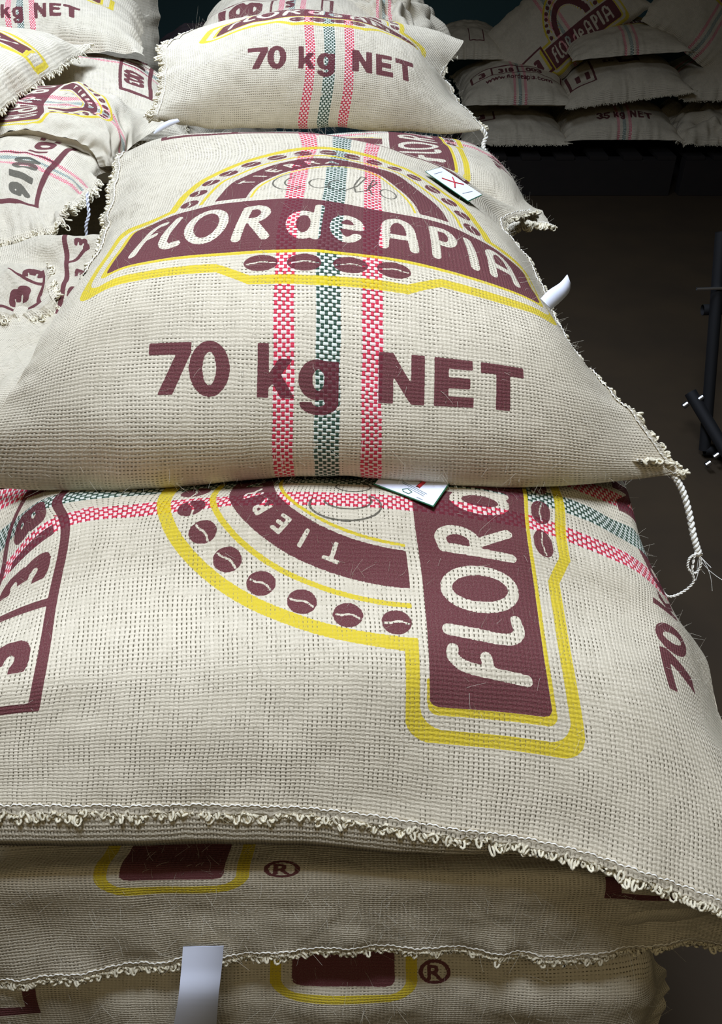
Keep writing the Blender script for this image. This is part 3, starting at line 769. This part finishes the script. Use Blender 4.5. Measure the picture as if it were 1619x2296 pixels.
# the two printed cards
def card(label, o, a, b, marks, nsign=1):
    """white card with a green edge: o, a, b = three corners (a along the long edge, b along the short one)."""
    w, h = np.linalg.norm(a - o), np.linalg.norm(b - o)
    ex = (a - o) / w; ey = (b - o) / h; nn = np.cross(ex, ey); nn /= np.linalg.norm(nn)
    if nn[2] < 0: nn = -nn
    def slab(name, a0, a1, b0, b1, z0, z1, mat, parent):
        V = [ex * s + ey * t + nn * z for s in (a0, a1) for t in (b0, b1) for z in (z0, z1)]
        return mesh_from(name, V, [(0, 1, 3, 2), (4, 6, 7, 5), (0, 4, 5, 1), (2, 3, 7, 6), (0, 2, 6, 4), (1, 5, 7, 3)], mat, parent, False)
    root = slab('paper_card', 0, w, 0, h, 0, .0006, M_CARDG, None)
    root.location = o
    tag(root, label, 'card')
    m = .0013
    tag(slab('card_face', m, w - m, m, h - m, .0006, .0009, M_PAPER, root), 'white printed face')
    for nm, pts, rad, mat in marks:
        tb = Tubes(); tb.add(np.array([ex * s * w + ey * t * h + nn * .0011 for s, t in pts]), rad, 4)
        tb.build(nm, mat, root)
    return root


# ------------------------------------------------------------------ the sacks behind
rowsC = [
    (-36, [(-31, 1240, 512, 1.40), (-25, 1200, 497, 1.395), (-17, 1150, 505, 1.39), (-8, 'w', .215, 1.40, 1.125), (5, 'w', .106, 1.41, 1.12), (30, 'w', -.14, 1.42, 1.12), (60, 'w', -.42, 1.42, 1.12)]),
    (-26, [(-31, 1212, 470, 1.50), (-20, 1165, 448, 1.485), (-5, 1082, 402, 1.48), (5, 'w', .11, 1.48, 1.213), (30, 'w', -.14, 1.48, 1.20), (60, 'w', -.42, 1.48, 1.15)]),
    (-13, [(-31, 'w', .325, 1.62, 1.09), (-22, 'w', .300, 1.62, 1.14), (-12, 'w', .255, 1.63, 1.19), (-3, 'w', .186, 1.63, 1.217), (5, 'w', .106, 1.63, 1.227), (30, 'w', -.14, 1.63, 1.215), (60, 'w', -.42, 1.63, 1.15)]),
    (0, [(-31, 'w', .33, 1.76, 1.07), (-22, 'w', .30, 1.76, 1.13), (-10, 'w', .24, 1.76, 1.185), (5, 'w', .106, 1.76, 1.213), (30, 'w', -.14, 1.76, 1.205), (60, 'w', -.42, 1.76, 1.14)]),
    (14, [(-31, 'w', .33, 1.90, 1.05), (-22, 'w', .30, 1.90, 1.10), (-10, 'w', .24, 1.90, 1.15), (5, 'w', .106, 1.90, 1.17), (30, 'w', -.14, 1.90, 1.165), (60, 'w', -.42, 1.90, 1.12)]),
    (36, [(v, 'w', min(.156 - .0094 * v, .30), 2.08, 1.04) for v in (-31, -22, -10, 5, 30, 60)]),
]
cC = Canvas(-38, 38, -32, 62); draw_front(cC)
Cs = build_sack('jute sack between the middle and topmost ones, frayed corner pointing right', ctrl(rowsC, smooth=2), cC, None, 'uv', (300, 340), 0.003, 41, sag=0.03)
edge_part(Cs, 's0', 40, 0.009, 0.010, 0.0, .22, 8, droop=.2)
fibres(Cs, 350, seed=14, length=(.004, .012), rows=(0, .6), cols=(0, .45))
rowsB = [
    (-34, [(u, 'w', Wx(u, -.07, .0096), 2.09, 1.150) for u in US]),
    (-27, [(-34, 352, 268, 2.03), (-27, 440, 284, 2.03), (-18, 545, 287, 2.03), (-9, 632, 284, 2.03), (0, 722, 283, 2.03), (9, 815, 288, 2.03), (18, 915, 296, 2.03), (27, 1010, 304, 2.03), (34, 1087, 292, 2.04)]),
    (-20, [(-34, 362, 228, 2.05), (-27, 450, 214, 2.03), (-18, 548, 205, 2.03), (-9, 645, 200, 2.03), (0, 735, 200, 2.03), (9, 828, 207, 2.03), (18, 920, 222, 2.03), (27, 1008, 248, 2.04), (34, 1066, 268, 2.06)]),
    (-13, [(-34, 372, 172, 2.10), (-27, 458, 140, 2.07), (-18, 553, 127, 2.06), (-9, 650, 125, 2.058), (0, 740, 128, 2.058), (9, 829, 138, 2.06), (18, 915, 158, 2.065), (27, 985, 192, 2.09), (34, 1030, 232, 2.12)]),
    (-4, [(-34, 372, 118, 2.16), (-27, 455, 106, 2.14), (-18, 548, 71, 2.125), (-9, 645, 54, 2.12), (0, 737, 56, 2.12), (9, 828, 66, 2.122), (18, 905, 98, 2.13), (27, 962, 140, 2.14), (34, 1005, 190, 2.16)]),
    (8, [(-34, 385, 92, 2.26), (-27, 470, 72, 2.24), (-18, 558, 40, 2.235), (-9, 650, 24, 2.23), (0, 738, 27, 2.23), (9, 815, 40, 2.23), (18, 888, 80, 2.23), (27, 945, 128, 2.24), (34, 980, 180, 2.26)]),
    (20, [(u, 'w', Wx(u, -.075, .0095), 2.35, 1.338 - .05 * (abs(u) / 34) ** 2.5 - .0005 * u) for u in US]),
    (40, [(u, 'w', Wx(u, -.075, .0095), 2.55, 1.29 - .06 * (abs(u) / 34) ** 2.5) for u in US]),
    (60, [(u, 'w', Wx(u, -.075, .0095), 2.72, 1.16) for u in US]),
]
cB = Canvas(-36, 36, -36, 62); draw_front(cB)
B = build_sack('topmost plump jute sack printed 70 kg NET, at the back of the central row', ctrl(rowsB, smooth=2), cB, None, 'vu', (380, 300), 0.003, 47, sag=0.0)
edge_part(B, 't0', 80, 0.013, 0.014, 0.04, .55, 9, droop=.1)
edge_part(B, 't1', 80, 0.006, 0.006, 0.0, .5, 10, droop=.1)
fibres(B, 1100, seed=15, rows=(0, .6))
twist(B['o'], [at(1080, 288, 2.035), at(1090, 305, 2.03), at(1084, 325, 2.02), at(1089, 345, 2.0)], B['org'], 0.0035, 2, 4, seed=5, fray=10)

cards_of = lambda *m: m
p0, p1, p2 = surf(A, 950, 392, .004), surf(A, 1046, 459, .004), surf(A, 984, 383, .005)
card('white printed card with green edge and red cross mark, lying on the middle sack', p0, p1, p2,
     [('red_mark', [(.30, .25), (.48, .50), (.62, .80)], .0011, M_CARDR), ('red_mark', [(.36, .80), (.50, .55), (.62, .22)], .0011, M_CARDR),
      ('grey_print', [(.14, .2), (.14, .7)], .0004, M_CARDT), ('grey_print', [(.80, .2), (.84, .75)], .0004, M_CARDT)])
q0, q1 = surf(D, 836, 1094, .004), surf(D, 972, 1147, .006)
q2 = q0 + (surf(D, 836, 1094, .017, du=34, dv=-14) - q0)
card('white printed card with green edge poking out from under the middle sack', q0, q1, q2,
     [('red_mark', [(.45, .42), (.38, .70), (.58, .58)], .0022, M_CARDR), ('red_mark', [(.62, .34), (.66, .66)], .0024, M_CARDR),
      ('grey_print', [(.36, .36), (.80, .26)], .00035, M_CARDT), ('grey_print', [(.37, .32), (.78, .22)], .00035, M_CARDT), ('grey_print', [(.50, .24), (.78, .17)], .00035, M_CARDT),
      ('grey_print', [(.14, .30), (.18, .52)], .00035, M_CARDT), ('green_emblem', [(.44, .14), (.47, .09), (.56, .08), (.59, .16), (.50, .21), (.44, .14)], .0005, M_CARDG), ('grey_print', [(.70, .07), (.80, .06)], .0004, M_CARDT)])
# ------------------------------------------------------------------ left stacks
def lazy(label, canvas, dens=(150, 130), seed=1, wr=.006, lump=.35, group=None, seam=None, mat=None, **kw):
    S = build_sack(label, pillow(**kw), canvas, None, 'vu', dens, wr, seed, sag=0.02, group=group, mat=mat, lump=lump)
    for w_ in (seam or []): edge_part(S, w_, 50, .012, .012, 0, 1, seed + 1, droop=.15, rad=.0014, thread=False)
    return S


def cv(): return Canvas(-36, 36, -32, 64, 0.12)


cH = cv().shift(0, 7.5); draw_front(cH, fine=False); cH.shift(0, -7.5)
Hs = lazy('jute sack at the far left top showing kg NET, behind the upside-down banner', cH, seed=51, c=(-1.02, 3.05, 1.10), yaw=10, hu=.335, hv=.36, T=.25)
cI = cv().shift(6.5, 1); draw_front(cI, weight=None, fine=False); cI.shift(-6.5, -1)
Is = lazy('bright jute sack at the left edge with upside-down banner and stitched right seam', cI, seed=53, dens=(240, 200), c=(-1.09, 2.20, 1.13), yaw=180, hu=.33, hv=.46, T=.20, rim=.45, seam=['t0'])


def grid(label, rows, canvas, axes, seed, dens=(240, 220), wr=.005, lump=.4, seam=(), mat=None, smooth=2):
    S = build_sack(label, ctrl(rows, smooth=smooth), canvas, None, axes, dens, wr, seed, sag=.03, lump=lump, mat=mat)
    for w_, lo, hi in seam: edge_part(S, w_, 60, .011, .012, lo, hi, seed + 1, droop=.25, rad=.0012, thread=False)
    return S


cJ = cv(); draw_front(cJ, weight=None)
rowsJ = [
    (-34, [(v, 'w', -.76 + (v - 10) * .0065, 2.42, 1.10) for v in (-30, -10, 10, 25, 36, 46, 58)]),
    (-20, [(-30, 'w', -1.12, 2.27, 1.14), (-10, 'w', -.93, 2.26, 1.16), (10, 150, 190, 2.25), (25, 215, 203, 2.22), (36, 268, 228, 2.19), (46, 300, 265, 2.15), (58, 314, 315, 2.08)]),
    (0, [(-30, 'w', -1.12, 2.10, 1.16), (-10, 'w', -.92, 2.09, 1.18), (10, 98, 228, 2.08), (25, 188, 236, 2.07), (36.6, 253, 270, 2.04), (46, 270, 312, 2.0), (58, 280, 355, 1.97)]),
    (20, [(-30, 'w', -1.12, 1.99, 1.16), (-10, 'w', -.92, 1.985, 1.18), (10, 92, 256, 1.98), (19, 152, 258, 1.98), (28, 203, 277, 1.97), (36, 233, 300, 1.95), (46, 244, 335, 1.92), (58, 252, 370, 1.90)]),
    (34, [(-30, 'w', -1.12, 1.93, 1.12), (-10, 'w', -.92, 1.925, 1.14), (10, 60, 290, 1.92), (20, 120, 303, 1.92), (30, 178, 318, 1.92), (46, 215, 352, 1.91), (58, 225, 375, 1.90)]),
]
Js = grid('jute sack with a printed oval of beans, half under the upside-down banner sack', rowsJ, cJ, 'uv', 55, wr=.004)
cJ2 = cv(); draw_front(cJ2, weight=None, logo=False, box=('3', '318', '003'))
J2 = lazy('jute sack with red-brown box print, squeezed left of the topmost sack', cJ2, seed=56, dens=(160, 140), c=(-.92, 2.72, .92), yaw=-80, hu=.30, hv=.40, T=.27, seam=['s1'])
cK = cv()
cK.add(0, cK.rect(-24.4, 24, -17.0, -15.6)); cK.add(0, cK.rect(-24.4, -22.9, -17, 34)); cK.add(0, cK.rect(4.0, 5.0, -16, 34))
cK.add(2, cK.text('91', -16.3, -13, 11.5, 0.05, sx=.95)); cK.add(2, cK.text('00', -3.2, -13, 11.5, 0.045, sx=.75)); cK.add(0, cK.text('103', 13, -12, 8.5, 0.04, sx=1.0))
kv = (-30, -22, -14, -4, 8, 34)
rowsK = [
    (-34, [(-30, 137, 488, 1.56), (-22, 118, 505, 1.545), (-14, 82, 520, 1.53), (-4, 30, 533, 1.515), (8, -45, 550, 1.50), (34, -230, 590, 1.48)]),
    (-24, [(-30, 152, 468, 1.62), (-22, 117, 468, 1.62), (-14, 68, 462, 1.615), (-4, 20, 452, 1.61), (8, -55, 450, 1.60), (34, -220, 480, 1.58)]),
    (-8, [(-30, 178, 442, 1.71), (-22, 142, 420, 1.73), (-14, 83, 388, 1.74), (-4, 20, 375, 1.74), (8, -50, 372, 1.73), (34, -210, 395, 1.71)]),
    (6, [(-30, 205, 422, 1.79), (-22, 172, 390, 1.82), (-14, 110, 352, 1.85), (-4, 45, 338, 1.85), (8, -30, 338, 1.84), (34, -190, 360, 1.82)]),
    (20, [(-30, 230, 388, 1.90), (-22, 206, 355, 1.93), (-14, 165, 324, 1.96), (-4, 92, 306, 1.96), (8, 10, 310, 1.95), (34, -160, 330, 1.93)]),
    (34, [(v, 'w', -.50 - (v + 30) * .009, 2.06, 1.03) for v in kv]),
]
Ks = grid('jute sack at the left with black digits in a bent brown frame, frayed end', rowsK, cK, 'uv', 57, dens=(280, 260), seam=[('s0', 0, .9), ('t0', .02, .75)])
twist(Ks['o'], [at(196, 432, 1.60), at(197, 455, 1.585), at(199, 482, 1.575), at(193, 505, 1.57), at(194, 532, 1.57)], Ks['org'], .0022, 2, 5, name='white_thread', fray=3, mat=M_PAPER)
mu = (-40, -10, 0, 14, 30)
rowsM = [
    (-32, [(-40, 'w', -.95, .93, .98), (-10, 'w', -.62, .93, 1.0), (0, 'w', -.53, .93, 1.0), (14, 'w', -.43, .93, 1.0), (30, 'w', -.33, .93, 1.0)]),
    (-20, [(-40, 'w', -.93, 1.0, 1.03), (-10, -90, 880, 1.0), (0, 0, 880, 1.0), (14, 110, 880, 1.0), (30, 'w', -.32, 1.0, 1.08)]),
    (-8, [(-40, 'w', -.92, 1.09, 1.04), (-10, -20, 800, 1.09), (0, 60, 800, 1.09), (14, 155, 800, 1.09), (30, 'w', -.31, 1.09, 1.09)]),
    (4, [(-40, 'w', -.90, 1.17, 1.05), (-10, 40, 730, 1.175), (0, 112, 728, 1.17), (14, 190, 730, 1.17), (30, 'w', -.31, 1.17, 1.10)]),
    (16, [(-40, 'w', -.88, 1.26, 1.05), (-10, 80, 655, 1.26), (0, 143, 650, 1.255), (14, 217, 650, 1.26), (30, 'w', -.31, 1.26, 1.11)]),
    (28, [(-40, 'w', -.86, 1.34, 1.05), (-10, 88, 592, 1.34), (0, 151, 592, 1.33), (14, 225, 590, 1.33), (30, 'w', -.31, 1.33, 1.12)]),
    (40, [(-40, 'w', -.86, 1.44, 1.04), (-10, 90, 534, 1.41), (0, 154, 532, 1.40), (14, 228, 534, 1.40), (30, 'w', -.31, 1.40, 1.12)]),
    (50, [(u, 'w', x, 1.46, 1.02) for u, x in zip(mu, (-.84, -.56, -.47, -.40, -.31))]),
]
cM = Canvas(-36, 32, -34, 64, .1)
cM.add(0, cM.rect(-.9, .9, 8, 40)); cM.add(0, cM.poly([(1, 27.0), (11, 33), (11, 34.4), (1, 28.4)]))
for x, y in ((7, 36.5), (6.5, 25.0), (5.0, 16.0)): cM.add(0, cM.text('3', x + 3, y - 2.5, 8.5, .05, ang=math.pi / 2 - .35))
Ms = grid('jute sack at the left with an upright brown frame line beside turned digits', rowsM, cM, 'vu', 61, dens=(260, 220), mat=M_PLAIN)
lu = (-40, -12, 0, 5, 9)
rowsL = [
    (0, [(-40, -170, 700, 1.185), (-12, 15, 712, 1.185), (0, 75, 706, 1.19), (5, 104, 690, 1.20), (9, 118, 668, 1.22)]),
    (4, [(-40, -160, 688, 1.205), (-12, 2, 690, 1.205), (0, 58, 694, 1.205), (5, 86, 682, 1.21), (9, 113, 655, 1.24)]),
    (13, [(-40, -150, 635, 1.255), (-12, 5, 635, 1.255), (0, 62, 635, 1.255), (5, 98, 634, 1.27), (9, 110, 615, 1.30)]),
    (24, [(-40, -140, 592, 1.33), (-12, 2, 596, 1.33), (0, 60, 594, 1.33), (5, 92, 598, 1.34), (9, 104, 582, 1.37)]),
    (34, [(-40, 'w', -.92, 1.48, 1.08), (-12, 'w', -.70, 1.48, 1.08), (0, 'w', -.62, 1.48, 1.08), (5, 'w', -.58, 1.48, 1.08), (9, 'w', -.55, 1.48, 1.08)]),
]
cL = Canvas(-42, 11, -1, 36, .08)
cL.add(0, cL.rect(-40, 5.6, 3.6, 5.0)); cL.add(0, cL.rect(4.6, 6.0, 3.6, 20)); cL.add(0, cL.poly([(-9.5, 19), (5, 11.6), (5, 12.8), (-9.5, 20.3)]))
cL.add(0, cL.text('3', 0.5, 10.2, 11.5, .06, ang=math.pi / 2 + .25)); cL.add(0, cL.text('3', 4.5, 18, 9, .06, ang=math.pi / 2))
Ls = grid('shaded sack end with a framed 3 turned sideways, below the frayed digits sack', rowsL, cL, 'vu', 63, mat=M_PLAIN, seam=[('s0', 0, 1), ('t1', 0, .6)])

# behind the topmost sack
cG = cv().shift(9, 0)
cG.add(0, cG.rect(-22, 24, -18, -6) & ~cG.rect(-21, 23, -17, -7)); cG.add(0, cG.rect(.3, 1.3, -18, -6)); cG.add(0, cG.rect(20, 20.8, -18, -6))
cG.add(0, cG.text('100', -9.5, -15.5, 10, .06)); cG.add(0, cG.text('S', 8, -14, 8, .05))
cG.shift(-9, 0)
Gs = lazy('jute sack with framed 100 peeping over the back of the topmost sack', cG, seed=65, c=(-.21, 3.24, 1.05), hu=.34, hv=.44, T=.25)
Ns = lazy('crumpled jute sack with folded corners behind the right shoulder of the topmost sack', None, seed=67, c=(.07, 3.22, .98), hu=.19, hv=.36, T=.31, wr=.022, lump=1.3, seam=['t1'])
cS = cv(); cS.add(0, cS.rect(10, 30, -8, -6.5)); cS.add(0, cS.text('S.C', 24, -4, 9, .06))
Ss = lazy('dim jute sack standing upright far back, a narrow strip showing before the teal wall', cS, seed=69, c=(-1.13, 3.95, 1.10), pitch=80, roll=6, hu=.33, hv=.5, T=.18)
Qs = lazy('dark purplish cloth bundle far back, left behind the topmost sack', None, seed=71, c=(-.80, 4.7, .50), hu=.3, hv=.3, T=.48, mat=M_DARKBAG, wr=.012)
Qs['o'].name = 'cloth_bundle'; Qs['o']['category'] = 'bundle'

# ------------------------------------------------------------------ the far stack on pallets by the teal wall
def num(c, a='318', b='003'):
    c.add(0, c.rect(-30, 30, -9, 1) & ~c.rect(-29, 29, -8, 0)); c.add(0, c.rect(-.6, .6, -9, 1)); c.add(0, c.rect(-19, -18, -9, 1))
    c.add(0, c.text(a, -9, -7.2, 7.4, .05)); c.add(0, c.text(b, 12, -7.2, 7.4, .05)); c.add(0, c.text('3', -24, -7.2, 7.4, .05))


GB = None
c5 = cv(); c5.add(0, c5.rect(-34, -14, -15, -3) & ~c5.rect(-33, -15.2, -13.8, -3)); c5.add(0, c5.text('3', -22, -12, 8, .06))
lazy('far bottom sack left of the 35 kg NET one, framed 3 at its corner', c5, seed=81, c=(.90, 5.62, .235), hu=.32, hv=.42, T=.20, mat=M_PLAIN, seam=['s0'])
c6 = cv().shift(0, 5); draw_front(c6, weight='35 kg NET', logo=False); c6.shift(0, -5)
lazy('far sack at the bottom of the pallet stack printed 35 kg NET', c6, seed=83, c=(1.53, 5.62, .235), hu=.35, hv=.42, T=.245)
c2 = cv().shift(0, 3); num(c2); c2.add(0, c2.text('www.flordeapia.com', 0, -15, 6.0, .02, sx=.92)); c2.shift(0, -3)
lazy('far sack with a printed web address under framed numbers', c2, seed=85, c=(.905, 5.62, .42), hu=.32, hv=.42, T=.25, seam=['t0'])
c4 = cv(); c4.add(0, c4.rect(-31, -18, -20, 4) & ~c4.rect(-29.8, -19.2, -18.8, 4)); c4.add(0, c4.text('11', -24, -15, 9, .06)); c4.add(0, c4.rect(-2, 12, -8, 6) & ~c4.rect(1, 9, -5, 1)); c4.add(0, c4.text('S.C', -8, -3, 5, .05))
lazy('far sack on the 35 kg one, long stitched edge sloping up', c4, seed=87, c=(1.52, 5.60, .475), roll=-7, hu=.36, hv=.42, T=.24, rim=.3, mat=M_PLAIN, seam=['s0', 't1'])
c3 = cv(); draw_front(c3, weight=None)
lazy('far striped sack lying third up, on the sloping stitched one', c3, seed=89, c=(1.50, 5.62, .69), roll=-4, hu=.33, hv=.4, T=.19, seam=['t1'])
c1 = Canvas(-46, 46, -32, 64, .12); c1.shift(-8, 22); draw_front(c1, weight=None, fine=False); c1.shift(8, -22)
c1.add(0, c1.rect(-31, -17, -22, -8) & ~c1.rect(-29.8, -18.2, -20.8, -9.2)); c1.add(0, c1.text('3', -24, -18.5, 8, .06))
lazy('far sack leaning diagonally against the teal wall on top of the pallet stack', c1, seed=91, c=(1.18, 5.72, .80), pitch=58, roll=-40, hu=.46, hv=.26, T=.24, umax=46, vr=(-26, 26))
c10 = cv(); c10.add(0, c10.rect(-4, 12, -22, -4) & ~c10.rect(-3, 11, -21, -4))
lazy('far sack at the back left, behind the web address sack', c10, seed=93, c=(.66, 5.92, .60), hu=.24, hv=.36, T=.22, mat=M_PLAIN)
c8 = cv(); draw_front(c8, weight=None, fine=False)
lazy('far sack at the right edge with a frayed seam pointing left, under the pinkish one', c8, seed=95, c=(2.19, 5.60, .44), yaw=90, hu=.36, hv=.36, T=.27, seam=['s1', 't0'])
c7 = cv(); draw_front(c7, weight=None, fine=False)
lazy('far pinkish printed sack slumped at the right edge, highest beside the teal wall', c7, seed=97, c=(2.02, 5.76, .94), pitch=52, roll=32, hu=.36, hv=.42, T=.25)
c9 = cv(); c9.add(0, c9.text('3', -6, -14, 7, .05))
lazy('far crumpled sack at the right edge, lowest in its column', c9, seed=99, c=(2.19, 5.60, .235), hu=.34, hv=.42, T=.21, wr=.018, lump=1.2, mat=M_PLAIN, seam=['s0', 't0'])


def pallet(x0, x1, y0, y1, label):
    root = bpy.data.objects.new('wooden_pallet', None); COL.objects.link(root); root.location = ((x0 + x1) / 2, (y0 + y1) / 2, 0)
    tag(root, label, 'pallet')
    cx, cy = root.location.x, root.location.y
    for k in range(3):
        y = y0 + (y1 - y0 - .09) * k / 2
        box_mesh('stringer', (x0 - cx, y - cy, 0.0), (x1 - cx, y + .09 - cy, .205), M_WOOD, root, .004)
    n = 7
    for k in range(n):
        x = x0 + (x1 - x0 - .11) * k / (n - 1)
        box_mesh('deck_board', (x - cx, y0 - cy, .206), (x + .11 - cx, y1 - cy, .228), M_WOOD, root, .003)


pallet(.55, 1.86, 5.22, 6.2, 'dark wooden pallet under the far sacks by the teal wall')
pallet(1.92, 3.0, 5.22, 6.2, 'dark wooden pallet under the sacks at the right edge')

# black metal stand at the right edge
st = bpy.data.objects.new('metal_stand', None); COL.objects.link(st); st.location = (1.22, 2.42, 0)
tag(st, 'black metal stand with bright feet on the dark floor at the right edge', 'stand')


def bar(name, a, b, r, mat, sides=8):
    tb = Tubes(); p = np.linspace(np.array(a), np.array(b), 4) - np.array(st.location); tb.add(p, r, sides)
    o = tb.build(name, mat, st); return o


pb = at(1578, 1015, 2.42); pb[2] = .03; ptp = at(1618, 520, 2.62)
bar('post', pb, ptp, .019, M_BLACK)
bar('crossbar', at(1575, 695, 2.58), at(1700, 690, 2.58), .018, M_BLACK)
bar('grey_rod', at(1562, 648, 2.55), at(1700, 644, 2.55), .005, M_CHROME)
f0, f1 = at(1548, 880, 2.50), at(1640, 1075, 2.30); f0[2] = max(f0[2], .04); f1[2] = .04
bar('brace', f0, f1, .021, M_BLACK)
bar('base_bar', (pb[0], pb[1], .03), (pb[0] + .35, pb[1] - .02, .03), .02, M_BLACK)
for px, py, Y in ((1537, 908, 2.46), (1588, 1040, 2.33), (1606, 1022, 2.35), (1571, 893, 2.47)):
    p = at(px, py, Y); bar('bright_foot', p - (.006, 0, .006), p + (.008, .004, .004), .010, M_CHROME, 6)

# the rest of the stacks down to the floor, under the printed sacks
plain = None
def filler(x, y, z, hu, hv, yaw=0):
    global plain
    if plain is None:
        plain = lazy('plain jute sack low in a stack, buried under the printed sacks', None, dens=(50, 50), seed=77, mat=M_PLAIN, group='buried lower sacks',
                     c=(0, 0, 0), hu=.30, hv=.42, T=.22)['o']
        o = plain
    else:
        o = plain.copy(); COL.objects.link(o)
    o.location = (x, y, z + .02); o.rotation_euler = (0, 0, math.radians(yaw))
for k in range(3): filler(-.05, .76, k * .16, .3, .42, 90)
for k in range(4): filler(-.08, 1.72, .05 + k * .235, .3, .42, 90)
for k in range(4): filler(-.10, 2.66, .05 + k * .235, .3, .42, 90)
for k in range(3): filler(-.75, 1.32, .03 + k * .235, .3, .4, 90)
for k in range(3): filler(-.85, 2.2, .03 + k * .26, .3, .4, 90)
for k in range(4): filler(-.92, 3.1, .03 + k * .25, .3, .4, 90)
for k in range(3): filler(-.86, 4.62, k * .215, .3, .4, 90)
for k in range(2): filler(-1.1, 3.95, k * .215, .3, .4, 90)
